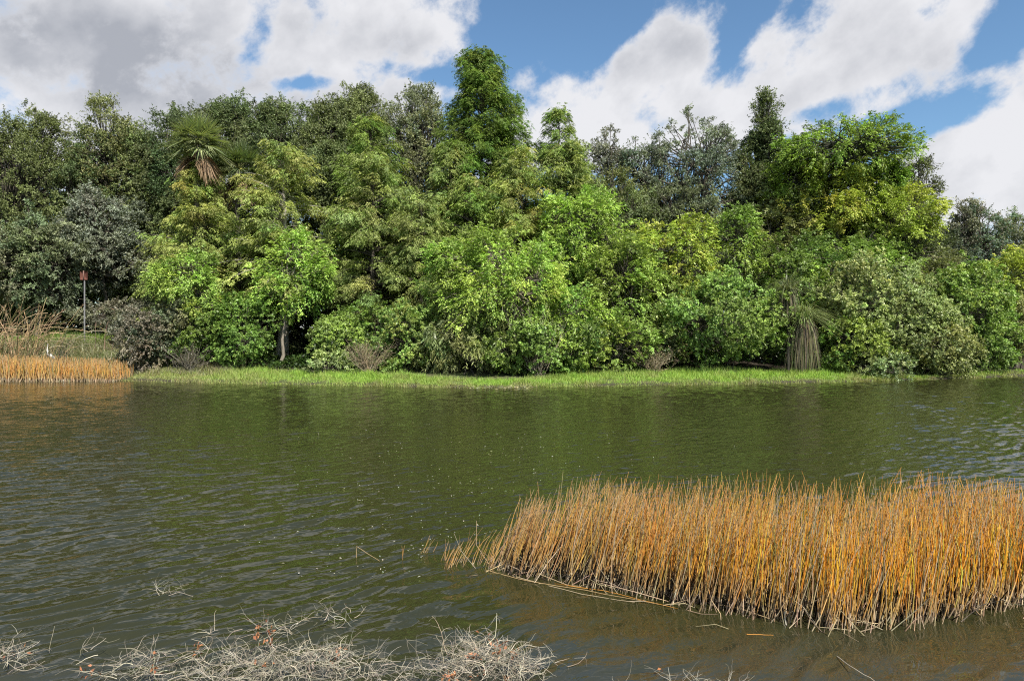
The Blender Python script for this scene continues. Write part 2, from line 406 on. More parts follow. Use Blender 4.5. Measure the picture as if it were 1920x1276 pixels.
def crown(g, gb, rng, C, R, N, L, Wd, mode, col, K=9, T=9, nl=12, cr=0.5, droop=0.25, upb=0.35, tip=None, trunk_pt=None, bark=(.09, .08, .065), limb=0.09, shape='ell', inner=0.16, cvar=.16, back=.55):
    """irregular crown: lobes inside the envelope, twig clumps over every lobe, leaves on every twig"""
    C = np.asarray(C, float); R = np.asarray(R, float)
    nl = int(nl * 1.5); T = int(T * 1.35); d = sph(rng, nl); fr = rng.uniform(.30, .90, nl)
    if shape == 'cone':
        hz = rng.uniform(-0.9, 0.92, nl) ; env = np.clip((1 - hz) / 2, .06, 1) ** .75
        a = rng.uniform(0, 2 * pi, nl); rr = env * rng.uniform(.15, .6, nl)
        lc = C + np.stack([np.cos(a) * rr, np.sin(a) * rr, hz * .85], -1) * R
        lr = (np.clip(env * .42, .14, .5)[:, None] * rng.uniform(.85, 1.15, (nl, 1))) * R * np.array([1, 1, .6])
    else:
        if shape == 'dome': d[:, 2] = np.abs(d[:, 2]) * rng.choice([1, 1, -.6], nl)
        if shape == 'flat': d[:, 2] *= .6
        lc = C + R * d * fr[:, None]
        lr = np.maximum(1.0 - fr, .20)[:, None] * R * rng.uniform(.62, 1.16, (nl, 3))
    nc = max(6, int(N / (T * K)))
    p = (lr[:, 0] * lr[:, 2]); p = p / p.sum()
    pick = rng.choice(nl, nc * 3, p=p); dd = sph(rng, nc * 3)
    rad = np.where(rng.random(nc * 3) < inner, rng.uniform(.35, .8, nc * 3), rng.uniform(.86, 1.08, nc * 3))
    pos = lc[pick] + lr[pick] * dd * rad[:, None]
    ph = rng.uniform(0, 6.28, 6); px_, py_, pz_ = pos.T
    nzf = np.sin(px_ * 2.1 + ph[0] + 1.4 * np.sin(pz_ * 1.3 + ph[1])) * np.sin(pz_ * 2.5 + ph[2] + 1.2 * np.sin(px_ * 1.1 + ph[3])) + .45 * np.sin(px_ * 5.3 + pz_ * 3.1 + ph[4]) * np.sin(pz_ * 5.9 - py_ * 4 + ph[5])
    dsp = (pos - C) * .17 * nzf[:, None]; dsp = dsp * np.minimum(1, .42 / np.maximum(np.linalg.norm(dsp, axis=1), 1e-6))[:, None]; pos = pos + dsp
    q = np.linalg.norm((pos[:, None] - lc[None]) / (lr[None] * .82), axis=-1); q[np.arange(len(pos)), pick] = 9
    keep = (q.min(1) > 1) | (rng.random(len(pos)) < .12); keep &= (nzf > -.42) | (rng.random(len(pos)) < .12)
    keep &= (dd[:, 1] < .35) | (rng.random(len(pos)) < back)
    keep &= (dd[:, 2] > -.55) | (rng.random(len(pos)) < .5)
    keep &= pos[:, 2] > ground(pos[:, 0], pos[:, 1]) + .05
    idx = np.nonzero(keep)[0][:nc]; pos = pos[idx]; dd = dd[idx]; pick = pick[idx]; nc = len(idx)
    out = unit(dd * .75 + unit((pos - C) / R) * .45 + np.array([0, 0, upb]))
    lobe_c = vary(rng, col, nl, cvar * .8, .07)[pick]
    cc = lobe_c * np.exp(rng.normal(0, cvar, (nc, 1)))
    cz = cr * rng.uniform(.65, 1.35, nc)
    sh = (rng.random(nc) < .2) * rng.uniform(.03, .2, nc); pos = pos + out * np.minimum(R * sh[:, None], .55 if N > 3e4 else .3); cz = cz * (1 - 1.5 * sh)
    st = np.repeat(pos, T, 0) + rng.normal(0, .29, (nc * T, 3)) * np.repeat(cz, T)[:, None]
    dr = np.repeat(out, T, 0) + rng.normal(0, .62, (nc * T, 3))
    ln = np.repeat(cz, T) * rng.uniform(.5, 1.25, nc * T)
    twig_leaves(g, rng, st, dr, ln, K, mode, L, Wd, np.repeat(cc, T, 0), droop, tip)
    if gb is not None:
        tp = C - np.array([0, 0, R[2] * .8]) if trunk_pt is None else np.asarray(trunk_pt, float)
        for i in range(nl):
            mid = (tp + lc[i]) / 2 + rng.normal(0, .14, 3) * R * .6 + np.array([0, 0, -.08 * R[2]])
            tube1(gb, smooth_path([tp, mid, lc[i]], 8, rng, .05), np.linspace(limb, limb * .38, 8), 5, np.asarray(bark) * rng.uniform(.8, 1.2))
        k = rng.random(nc) < .6
        a_ = lc[pick[k]] + rng.normal(0, .12, (k.sum(), 3)); b_ = pos[k]; m_ = (a_ + b_) / 2 + rng.normal(0, .13, (k.sum(), 3))
        e_ = b_ + out[k] * cr * .8
        tubes(gb, np.stack([a_, m_, b_, e_], 1), np.tile(np.array([limb * .34, limb * .26, limb * .16, limb * .05]), (k.sum(), 1)), 4, vary(rng, bark, k.sum(), .2, .03))
    return lc

def trunk(gb, rng, a, b, r0, r1, bark, n=12, wob=.05, flare=1.5):
    t = np.linspace(0, 1, n); p = smooth_path([a, (np.asarray(a) + b) / 2 + rng.normal(0, wob * 3, 3) * [1, 1, 0], b], n, rng, wob)
    r = r0 + (r1 - r0) * t; r = r * (1 + (flare - 1) * np.exp(-t * 9))
    tube1(gb, p, r, 9, bark)

def colors(name): return {
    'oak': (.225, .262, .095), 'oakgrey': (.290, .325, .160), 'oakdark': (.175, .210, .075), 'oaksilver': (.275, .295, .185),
    'cyp': (.440, .490, .125), 'cypolive': (.370, .430, .120), 'cypgreen': (.300, .400, .085), 'cypdark': (.225, .320, .060),
    'lime': (.440, .600, .105), 'limeyellow': (.520, .600, .090), 'mid': (.340, .465, .085), 'deep': (.250, .365, .068),
    'shrub': (.390, .535, .115), 'pale': (.490, .550, .180), 'olive': (.310, .330, .110), 'vine': (.345, .490, .068), 'brown': (.27, .25, .15)}[name]

SEED = [11]
def nrng(): SEED[0] += 7; return np.random.default_rng(SEED[0])

def tree(name, label, cat, px, top, bot, wpx, Y, col, mode='leaf', L=.15, Wd=.075, cov=2.2, nl=12, K=9, T=9, cr=.5, droop=.25, upb=.35, tip=None,
         shape='ell', trunk_px=None, stems=1, group=None, mat=None, bark=(.085, .075, .06), tr=.16, depth=.85, parts=('crown', 'trunk'), inner=.16, extra=(), limb=.09, base=None, cvar=.22):
    rng = nrng(); c = np.array(colors(col)) * np.array([.74, .77, .92])
    X = (px - CX) / F * Y; zt = CAMZ + (HY - top) / F * Y; zb = CAMZ + (HY - bot) / F * Y
    zt -= .05 * (zt - zb); R = np.array([wpx / 2 / F * Y, wpx / 2 / F * Y * depth, (zt - zb) / 2]); C = np.array([X, Y, (zt + zb) / 2])
    tx = X if trunk_px is None else (trunk_px - CX) / F * Y
    gz = float(ground(tx, Y)); root = np.array([tx, Y, max(gz, -.3) - .05])
    o = empty(name, root); tag(o, label, cat, group)
    area = pi * (wpx / 2) * ((bot - top) / 2); lpx = L * Wd * .5 * .55 * (F / Y) ** 2
    cov *= 1.9; gl = G(); gb = G()
    tp = np.array([X + (tx - X) * .6, Y, max(C[2] - R[2] * .55, root[2] + .3)])
    crown(gl, gb, rng, C, R, cov * area / lpx, L, Wd, mode, c, K, T, nl, cr, droop, upb, tip, tp, bark, limb, shape, inner, cvar)
    for (ex, et, eb, ew, dy) in extra:      # further boughs of the same crown
        Ye = Y + dy; X2 = (ex - CX) / F * Ye; z1 = CAMZ + (HY - et) / F * Ye; z0 = CAMZ + (HY - eb) / F * Ye
        R2 = np.array([ew / 2 / F * Ye, ew / 2 / F * Ye * depth, (z1 - z0) / 2])
        crown(gl, gb, rng, (X2, Ye, (z1 + z0) / 2), R2, cov * pi * ew / 2 * (eb - et) / 2 / lpx, L, Wd, mode, c, K, T, max(4, nl // 2), cr, droop, upb, tip, tp, bark, limb, shape, inner, cvar)
    for s in range(stems):
        off = np.array([rng.normal(0, .3) if stems > 1 else 0, rng.normal(0, .2) if stems > 1 else 0, 0])
        trunk(gb, rng, root + off, tp + off * 1.4 + (np.array([0, 0, R[2] * .3])), tr * (1 if stems == 1 else .6), tr * .45, bark)
    org = root
    gl.build(parts[0], mat or M_LEAF, o, org); gb.build(parts[1], M_BARK, o, org, smooth=True)
    return o

def cypress(label, px, top, bot, wpx, Y, col, dens=1.0, narrow=1.0, L=.20, Wd=.042, group='feathery conical cypresses along the far bank', tr=.2, pexp=.75, tip=None, bark=(.10, .085, .07), droop=.62, vis_base=None):
    rng = nrng(); c = np.array(colors(col)) * np.array([.74, .77, .92])
    X = (px - CX) / F * Y; zt = CAMZ + (HY - top) / F * Y; zb = CAMZ + (HY - bot) / F * Y; zt -= .45; Rw = wpx * 1.22 / 2 / F * Y
    root = np.array([X, Y, float(ground(X, Y)) - .05]); o = empty('cypress_tree', root); tag(o, label, 'tree', group)
    gl = G(); gb = G(); H = zt - zb
    trunk(gb, rng, root, np.array([X, Y, zt - .15]), tr, .02, bark, 16, .03, 2.0)
    area = wpx * (bot - top) * .6; nsp = int(5.6 * dens * area / (L * Wd * .5 * .6 * (F / Y) ** 2) / 15)
    nb = int(30 + H * 17 * dens); h = 1 - rng.random(nb) ** 1.15; h = np.clip(h + rng.normal(0, .01, nb), 0.0, .99)
    env = np.clip(1 - h, .0, 1) ** pexp * .96 + .04; env = np.where(h < .12, env * (.7 + h * 2.5), env)
    ln = Rw * np.maximum(env, .05) * rng.uniform(.62, 1.12, nb) + .12
    a = rng.uniform(0, 2 * pi, nb); ln = ln * (1 + .22 * np.sin(h * 17 + a * 2 + px)); rise = .1 + .75 * h ** 1.5 + rng.normal(0, .1, nb)
    hd = np.stack([np.cos(a), np.sin(a), np.zeros(nb)], -1)
    bz = np.stack([np.full(nb, X), np.full(nb, Y), zb + h * H], -1)
    ts = np.linspace(0, 1, 7)
    def at(i, t): return bz[i] + hd[i] * (ln[i] * t)[..., None] + np.stack([0 * t, 0 * t, ln[i] * (rise[i] * t - .32 * t * t)], -1)
    I = np.repeat(np.arange(nb), 7).reshape(nb, 7)
    tubes(gb, at(I, np.tile(ts, (nb, 1))), (.012 + ln[:, None] * .010) * (1.1 - ts[None]), 4, vary(rng, bark, nb, .15, .03))
    wgt = (ln + .25) / (ln + .25).sum(); i = rng.choice(nb, nsp, p=wgt); t = rng.uniform(.12, 1.0, nsp) ** .75
    st = at(i, t) + rng.normal(0, .13, (nsp, 3)); side = np.cross(hd[i], [0, 0, 1.0]) * rng.choice([-1, 1], nsp)[:, None]
    dr = side * rng.uniform(.2, 1, nsp)[:, None] + hd[i] * rng.uniform(.4, 1.1, nsp)[:, None] + rng.normal(0, .28, (nsp, 3)) + np.array([0, 0, .12])
    lens = rng.uniform(.34, .80, nsp) * (1.15 - .5 * t) * (.55 + .45 * np.clip(ln[i], 0, 1))
    bc = vary(rng, c, nb, .17, .09)[i] * np.exp(rng.normal(0, .14, (nsp, 1)))
    twig_leaves(gl, rng, st, dr, lens, 15, 'feather', L, Wd, bc, droop, tip)
    gl.build('crown', M_NEEDLE, o, root); gb.build('trunk', M_BARK, o, root, smooth=True)
    return o

def frond(gl, gb, rng, c, d, pet, rad, col, droop=.35, nseg=26, span=2.9, w=.045, stalk=(.12, .13, .04)):
    w = w * 2.0
    """costapalmate palm fan: stalk, then segments radiating and drooping at their tips"""
    d = unit(np.asarray(d, float)); side = unit(np.cross(d, [0, 0, 1.0]) + 1e-4); nr = np.cross(side, d)
    hub = c + d * pet + np.array([0, 0, -droop * pet * .35]); d2 = unit(d + np.array([0, 0, -droop * .9])); nr = unit(np.cross(side, d2))
    tube1(gb, [c, (c + hub) / 2 + np.array([0, 0, .06 * pet]), hub], [.025, .02, .014], 4, stalk)
    a = np.linspace(-span / 2, span / 2, nseg) + rng.normal(0, .03, nseg)
    dirs = d2[None] * np.cos(a)[:, None] + side[None] * np.sin(a)[:, None] + nr[None] * (np.abs(np.sin(a)) * .28)[:, None]
    L = rad * (1 - .22 * np.abs(a / (span / 2)) ** 2) * rng.uniform(.9, 1.08, nseg)
    cc = vary(rng, col, nseg, .13, .05)
    blades(gl, np.tile(hub, (nseg, 1)), dirs, L, np.full(nseg, w), np.clip(droop + rng.normal(0, .12, nseg), .02, 1.2), cc, 4)

def bush(label, px, top, bot, wpx, Y, col, **kw):
    kw.setdefault('mode', 'whorl'); kw.setdefault('shape', 'dome'); kw.setdefault('cr', .36); kw.setdefault('K', 17); kw.setdefault('T', 4); kw.setdefault('L', .12); kw.setdefault('Wd', .054)
    kw.setdefault('tr', .05); kw.setdefault('stems', 3); kw.setdefault('limb', .03); kw.setdefault('nl', 13); kw.setdefault('parts', ('foliage', 'stem')); kw.setdefault('cov', 2.3)
    return tree('shrub', label, 'shrub', px, top, bot, wpx, Y, col, **kw)

# ------------------------------------------------------------------ live oaks at the back
OK = dict(mat=M_OAKLEAF, mode='leaf', L=.115, Wd=.058, cr=.55, K=10, T=9, tr=.32, limb=.12, group='tall dark oaks behind the bank trees')
def oak(label, px, top, bot, w, Y, col, **kw):
    k = dict(OK); k.update(kw); return tree('oak_tree', label, 'tree', px, top, bot, w, Y, col, **k)
oak('tall dark oak at the far left edge with a ragged top', 40, 190, 640, 290, 47, 'oak', nl=17, extra=((-40, 300, 600, 200, 1),))
oak('low grey green oak bough mass in front of the leftmost oak', 70, 405, 590, 200, 44, 'oakgrey', nl=12, tr=.2, cr=.42)
oak('dark oak right of the notch in the left skyline, above the sign', 225, 182, 600, 190, 48, 'oak', nl=15)
oak('greyish oak with fine leaves directly above the brown sign', 205, 350, 560, 150, 45.3, 'oaksilver', nl=11, tr=.14, trunk_px=187, cov=1.8, cr=.42)
oak('dark oak rising behind the tall fan palm', 345, 172, 560, 190, 49, 'oakdark', nl=14, extra=((420, 175, 330, 100, 0),))
oak('dark oak with a rounded knob top right of the fan palm', 520, 162, 560, 170, 48, 'oak', nl=13, cov=2.0)
oak('broad dark oak left of the tall cypress spire', 650, 148, 560, 190, 48.5, 'oak', nl=15, extra=((610, 260, 420, 130, -1.5),))
oak('oak with paler leaves tucked against the left side of the spire', 795, 155, 560, 160, 48, 'oakgrey', nl=13)
oak('thin open oak with sky between its limbs, right of the small cypress spire', 1128, 220, 560, 120, 48, 'oaksilver', nl=11, cov=1.0, inner=.05, cr=.42)
oak('open silvery oak with bare forked limbs against white cloud', 1290, 188, 520, 215, 48, 'oaksilver', nl=20, cov=.95, inner=.04, cr=.42, limb=.13, K=8, extra=((1200, 270, 440, 110, 0),))
oak('grey oak foliage low under the open silvery oak', 1240, 330, 600, 290, 46.5, 'oakgrey', nl=16, cov=1.5, tr=.2, cr=.42)
oak('narrow dark oak with a tufted top left of the umbrella tree', 1435, 178, 560, 110, 47.5, 'oakdark', nl=12, extra=((1420, 300, 520, 110, 0),))
oak('dark oak sticking out to the right behind the umbrella tree', 1700, 283, 560, 120, 48, 'oakdark', nl=11, cov=1.5)
oak('grey brown oak on the low right skyline', 1825, 383, 620, 170, 47, 'oaksilver', nl=13, cov=1.8, cr=.42)
oak('dark oak at the far right edge of the low skyline', 1935, 388, 640, 130, 48, 'oak', nl=10)
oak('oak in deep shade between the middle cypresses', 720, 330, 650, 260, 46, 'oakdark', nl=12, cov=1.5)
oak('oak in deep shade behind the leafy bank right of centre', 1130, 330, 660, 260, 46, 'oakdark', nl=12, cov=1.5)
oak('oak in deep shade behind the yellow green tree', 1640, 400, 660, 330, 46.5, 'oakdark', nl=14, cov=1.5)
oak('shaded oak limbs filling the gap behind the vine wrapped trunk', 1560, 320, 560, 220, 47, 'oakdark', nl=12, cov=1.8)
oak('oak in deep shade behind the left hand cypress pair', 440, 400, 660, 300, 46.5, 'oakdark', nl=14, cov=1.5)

# ------------------------------------------------------------------ cypresses
cypress('olive conical cypress below the fan palm', 375, 298, 640, 200, 41.5, 'cyp', pexp=.68)
cypress('wide pale olive cypress whose grey trunk shows at the grass', 530, 262, 560, 215, 41, 'cyp', pexp=.60, tr=.28, bark=(.36, .33, .28))
cypress('layered olive cypress with drooping tiers left of centre', 700, 285, 640, 215, 41, 'cypolive', pexp=.55, dens=1.1)
cypress('bright green cypress top behind the tiered cypress', 695, 212, 480, 170, 44.5, 'cypgreen', pexp=.6)
cypress('tallest dark green cypress spire above all the other trees', 902, 90, 520, 172, 44, 'cypdark', pexp=.52, dens=2.2, L=.16)
cypress('dark green side bough cypress leaning from the tall spire', 958, 168, 520, 130, 44.8, 'cypdark', pexp=.6)
cypress('small pointed cypress spire right of the tallest one', 1047, 194, 560, 205, 43.5, 'cypgreen', pexp=.85)
cypress('olive cypress below the tall spire on its left', 845, 262, 620, 190, 42.2, 'cypolive', pexp=.6)
cypress('olive cypress below the tall spire on its right', 975, 272, 600, 190, 42, 'cyp', pexp=.55)
cypress('shaggy olive cypress beneath the small spire', 1062, 262, 560, 165, 42.5, 'cypolive', pexp=.5)
cypress('low olive cypress behind the big lime tree, left side', 790, 370, 660, 170, 39.8, 'cypolive', pexp=.5)
cypress('dark olive cypress filling the gap left of the big lime tree', 880, 330, 660, 160, 40.6, 'cypgreen', pexp=.5)

# ------------------------------------------------------------------ umbrella tree and broadleaf trees
LM = dict(mode='feather', L=.125, Wd=.06, K=11, T=8, cr=.46, droop=.45, upb=.25, limb=.05, tr=.09, group='bright leafy trees on the bank')
def leafy(label, px, top, bot, w, Y, col, **kw):
    k = dict(LM); k.update(kw); return tree('leafy_tree', label, 'tree', px, top, bot, w, Y, col, **k)
leafy('umbrella shaped green tree with a vine wrapped dark trunk', 1575, 215, 345, 235, 43.5, 'vine', shape='flat', nl=18, cov=2.6, trunk_px=1560, tr=.27, limb=.12, bark=(.05, .055, .03), extra=((1655, 290, 380, 80, 0), (1490, 250, 400, 100, .6)))
leafy('yellow green spreading tree right of the umbrella tree', 1700, 345, 475, 165, 43, 'limeyellow', nl=12, cov=2.6, trunk_px=1665)
leafy('yellow green foliage tree behind the vine wrapped trunk', 1550, 300, 500, 250, 45.2, 'limeyellow', nl=20, cov=2.9)
leafy('olive leafy tree with twiggy grey limbs left of the vine wrapped trunk', 1450, 330, 600, 150, 44.2, 'olive', nl=13, cov=1.6)
leafy('yellowish leafy tree peeking in at the right edge', 1905, 440, 620, 110, 41.5, 'limeyellow', nl=9, cov=1.8)
leafy('small lime green tree with a rounded crown near the left end of the grass', 350, 472, 565, 135, 38, 'lime', nl=10, cov=2.8, trunk_px=385, tr=.06, extra=((400, 560, 620, 90, -.3),))
leafy('lime green tree hanging in front of the grey cypress trunks', 550, 432, 605, 145, 38, 'lime', nl=12, cov=2.4, tr=.10, trunk_px=526, bark=(.25, .22, .18))
leafy('large bright green tree leaning over the middle of the bank', 940, 418, 640, 250, 35.3, 'lime', nl=19, cov=2.6, trunk_px=955, tr=.08, bark=(.26, .22, .18), limb=.045, extra=((1055, 520, 680, 150, -.2), (860, 450, 560, 110, .2)))
leafy('bright tree crest right of the large leaning tree', 1105, 348, 520, 175, 40, 'lime', nl=13, cov=2.5)
leafy('green leafy tree between the bright crest and the yellow crown', 1170, 440, 660, 170, 38.5, 'mid', nl=13, cov=2.2)
leafy('yellow green crown right of the bright crest', 1265, 398, 560, 165, 40, 'limeyellow', nl=12, cov=2.3)
leafy('small bright green crown tip above the round green shrub', 1388, 385, 540, 95, 41, 'mid', nl=8, cov=2.0)
leafy('green leafy crown under the umbrella tree', 1500, 430, 600, 180, 41, 'deep', nl=12, cov=2.2)
leafy('bright green pocket of leaves under the yellow green tree', 1620, 420, 560, 180, 42, 'mid', nl=11, cov=1.8)
leafy('olive green leafy tree behind the right hand shrubs', 1800, 470, 640, 170, 41.5, 'olive', nl=11, cov=2.0)

# ------------------------------------------------------------------ shrubs along the bank
bush('round bright green shrub with upright leaf whorls right of centre', 1362, 505, 696, 245, 36.6, 'shrub', nl=20, cov=2.8, tip=(.20, .34, .07))
bush('big pale olive shrub sloping down to the water on the right', 1640, 468, 700, 215, 37.6, 'pale', nl=20, cov=2.6, tip=(.30, .33, .13), extra=((1715, 560, 706, 190, -.9), (1770, 630, 712, 130, -1.3)))
bush('green shrub mound near the right edge of the frame', 1805, 488, 690, 175, 38.6, 'shrub', nl=15, cov=2.6, tip=(.16, .28, .05), extra=((1850, 600, 705, 110, -.6),))
bush('low green shrub at the foot of the big pale olive shrub', 1600, 590, 708, 140, 36.0, 'mid', nl=10, L=.12)
bush('low yellow green shrub trailing into the water on the right', 1650, 655, 716, 120, 34.8, 'pale', nl=8, L=.11)
bush('dark olive shrub at the right frame edge', 1900, 560, 700, 110, 40, 'olive', nl=9)
bush('dense green shrub left of the grey cypress trunks', 455, 545, 700, 130, 37, 'deep', nl=13, tip=(.12, .26, .04))
bush('green shrub right of the grey cypress trunks', 640, 585, 690, 120, 37, 'mid', nl=11, tip=(.20, .30, .10))
bush('vivid green shrub at the grass edge left of centre', 765, 560, 706, 140, 35.8, 'shrub', nl=13, cov=2.6)
bush('dark green shrub at the water edge in the centre', 1000, 600, 712, 160, 33.6, 'deep', nl=12, extra=((1080, 600, 705, 120, .4),))
bush('yellow green shrub below the bright crest', 1150, 580, 700, 150, 35.8, 'mid', nl=12, mode='feather')
bush('sparse brownish shrub between the grass and the round green shrub', 1215, 600, 700, 110, 36.6, 'olive', nl=9, cov=1.4)
bush('shaded green shrub under the layered cypress', 700, 560, 690, 130, 38.2, 'deep', nl=11)
bush('shaded green shrub behind the small lime tree', 390, 560, 695, 120, 37.8, 'deep', nl=10)
bush('dark olive shrub left of the small lime tree', 315, 560, 700, 110, 37.6, 'oakgrey', nl=11, mode='leaf')
bush('twiggy brown grey shrub beside the orange reeds', 265, 570, 700, 90, 36.8, 'brown', nl=9, mode='leaf', L=.10, cov=1.3, extra=((235, 590, 680, 60, .8),))
bush('low leafy shrub with reddish twigs behind the brown sign post', 225, 562, 625, 130, 44, 'brown', nl=9, mode='leaf', L=.12, cov=1.6)
bush('green shrub filling the shade left of the round green shrub', 1280, 560, 690, 110, 38.5, 'deep', nl=10)
bush('green shrub tucked above the low palm', 1490, 470, 600, 130, 39.3, 'mid', nl=10)
bush('tiny pale leaved shrub at the grass edge below the cypress trunks', 615, 662, 705, 75, 34.8, 'pale', nl=6, cov=1.8, L=.16)

# sparse tan twiggy shrub at the grass edge
def twiggy(label, px, top, bot, wpx, Y, n, col, leafcol):
    rng = nrng(); X = (px - CX) / F * Y; gz = float(ground(X, Y)); zt = CAMZ + (HY - top) / F * Y; H = zt - gz; Rw = wpx / 2 / F * Y
    root = np.array([X, Y, gz]); o = empty('bare_shrub', root); tag(o, label, 'shrub')
    gb = G(); gl = G(); a = rng.uniform(0, 2 * pi, n); r = rng.uniform(0, 1, n) ** .6 * Rw; hh = H * rng.uniform(.45, 1, n)
    end = root + np.stack([np.cos(a) * r, np.sin(a) * r * .7, hh], -1); s0 = root + rng.normal(0, .12, (n, 3)) * [1, 1, 0]
    m1 = s0 * .65 + end * .35 + rng.normal(0, .1, (n, 3)); m2 = s0 * .3 + end * .7 + rng.normal(0, .12, (n, 3))
    tubes(gb, np.stack([s0, m1, m2, end], 1), np.tile([.016, .011, .007, .003], (n, 1)), 4, vary(rng, col, n, .2, .04))
    k = n * 5; i = rng.integers(0, n, k); t = rng.uniform(.3, 1, k)[:, None]; b0 = s0[i] * (1 - t) + end[i] * t; e = b0 + sph(rng, k) * rng.uniform(.08, .3, (k, 1)) + [0, 0, .08]
    tubes(gb, np.stack([b0, (b0 + e) / 2 + rng.normal(0, .02, (k, 3)), e], 1), np.tile([.006, .005, .003], (k, 1)), 3, vary(rng, col, k, .2, .04))
    leaves(gl, np.repeat(e, 3, 0) + rng.normal(0, .04, (k * 3, 3)), sph(rng, k * 3), sph(rng, k * 3), np.full(k * 3, .08), np.full(k * 3, .04), vary(rng, leafcol, k * 3, .2))
    gb.build('stem', M_TWIG, o, root, smooth=True); gl.build('foliage', M_LEAF, o, root)
twiggy('bare tan twiggy shrub standing in front of green leaves at the grass edge', 690, 632, 708, 110, 34.4, 70, (.30, .24, .17), (.24, .22, .12))
twiggy('dead brushy shrub with bare grey twigs left of the small lime tree stem', 355, 640, 700, 110, 36.2, 60, (.20, .18, .15), (.10, .10, .05))
twiggy('bleached twiggy shrub at the foot of the brownish shrub', 1225, 648, 700, 110, 35.2, 60, (.34, .28, .20), (.26, .24, .13))

twiggy('tangle of bare grey branches arching out of the large leaning tree', 1010, 560, 700, 190, 33.0, 34, (.36, .31, .25), (.28, .40, .12))

# ------------------------------------------------------------------ palms
def fan_palm(label, px, hub_py, Y, n, rad, dead=8, base_py=None, pet=.9, tr=.17, green=(.25, .29, .14)):
    rng = nrng(); c = P(px, hub_py, Y); root = np.array([c[0], Y, float(ground(c[0], Y)) - .05])
    o = empty('fan_palm', root); tag(o, label, 'palm tree')
    gl = G(); gd = G(); gb = G()
    trunk(gb, rng, root, c + np.array([0, 0, -.1]), tr, tr * .9, (.13, .115, .095), 14, .03, 1.2)
    for i in range(n):
        a = i * 2.399 + rng.normal(0, .2); e = radians(78 - 105 * (i / n) + rng.normal(0, 6))
        frond(gl, gl, rng, c, (math.cos(a) * math.cos(e), math.sin(a) * math.cos(e), math.sin(e)), pet * rng.uniform(.85, 1.15), rad * rng.uniform(.85, 1.1), np.array(green) * rng.uniform(.8, 1.25), .06 + .26 * (i / n))
    for i in range(dead):
        a = i * 2.399 * 1.3; e = radians(-35 - rng.uniform(0, 40))
        frond(gd, gd, rng, c + np.array([0, 0, -.25]), (math.cos(a) * math.cos(e), math.sin(a) * math.cos(e), math.sin(e)), pet * .6, rad * .8, np.array((.36, .25, .16)) * rng.uniform(.7, 1.2), .7, stalk=(.2, .14, .09))
    gl.build('frond_crown', M_PALM, o, root); gd.build('dead_frond_skirt', M_DRY, o, root); gb.build('trunk', M_BARK, o, root, smooth=True)
fan_palm('tall fan palm with a dead brown frond cluster on the left skyline', 372, 270, 41.2, 34, 1.3, 16)
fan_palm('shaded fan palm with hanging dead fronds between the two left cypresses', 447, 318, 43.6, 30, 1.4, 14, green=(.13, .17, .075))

def low_palm(label, px, hub_py, Y, n, nd, Lg, Ld, name='low_palm', lean=0.0, gcol=(.24, .29, .12), dcol=(.22, .185, .13)):
    rng = nrng(); c = P(px, hub_py, Y); root = np.array([c[0], Y, float(ground(c[0], Y)) - .05]); o = empty(name, root); tag(o, label, 'palm')
    gl = G(); gd = G(); gb = G()
    trunk(gb, rng, root, c + np.array([0, .25, 0]), .08, .07, (.05, .045, .035), 8, .02, 1.1)
    m = n * 22; a = rng.uniform(0, 2 * pi, m); e = radians(1) * rng.uniform(20, 88, m)
    d = np.stack([np.cos(a) * np.cos(e) + lean, np.sin(a) * np.cos(e), np.sin(e)], -1)
    blades(gl, c + rng.normal(0, .12, (m, 3)), d, Lg * rng.uniform(.6, 1.1, m), np.full(m, .035), rng.uniform(.45, .95, m), vary(rng, gcol, m, .30), 6)
    m = nd * 42
    if nd:
        a = rng.uniform(0, 2 * pi, m); Rr = rng.uniform(.12, 1.0, m) ** .8 * Ld * .42; fall = Ld * rng.uniform(.4, 1.25, m)
        t = np.linspace(0, 1, 9)[None]; h = Rr[:, None] * t ** .62; zz = .35 * rng.uniform(.2, 1, m)[:, None] * np.sin(np.minimum(t * 4, pi)) - fall[:, None] * t ** 1.7
        pa = c + np.stack([np.cos(a)[:, None] * h + lean * t * .5, np.sin(a)[:, None] * h * .8, zz], -1) + rng.normal(0, .05, (m, 1, 3))
        pa[..., 2] = np.maximum(pa[..., 2], root[2] + .04)
        gmix = (rng.random(m) < .38)[:, None]; cc = np.where(gmix, vary(rng, np.array(gcol) * .9, m, .25), vary(rng, dcol, m, .45))
        tubes(gd, pa, np.tile(np.array([.006, .011, .012, .012, .012, .011, .009, .007, .003]), (m, 1)), 3, cc)
        gd.build('dead_frond_skirt', M_DRY, o, root)
    gl.build('frond_crown', M_PALM, o, root); gb.build('trunk', M_BARK, o, root, smooth=True)
low_palm('low palm with a grey dead frond skirt between the two big right hand shrubs', 1505, 600, 35.7, 26, 12, 2.0, 2.4)
low_palm('smaller green palm tuft rising behind the low palm with the dead skirt', 1478, 548, 35.6, 12, 5, 1.9, 1.3, gcol=(.19, .22, .11))
bush('olive shrub with long drooping leaves at the water edge just left of centre', 885, 585, 706, 130, 34.0, 'olive', nl=11, mode='feather', L=.30, Wd=.045, droop=1.0, cr=.5, cov=2.2)
bush('smaller olive shrub with drooping leaves beside the vivid green shrub', 832, 610, 704, 90, 34.6, 'olive', nl=8, mode='feather', L=.26, Wd=.045, droop=1.0, cr=.45)

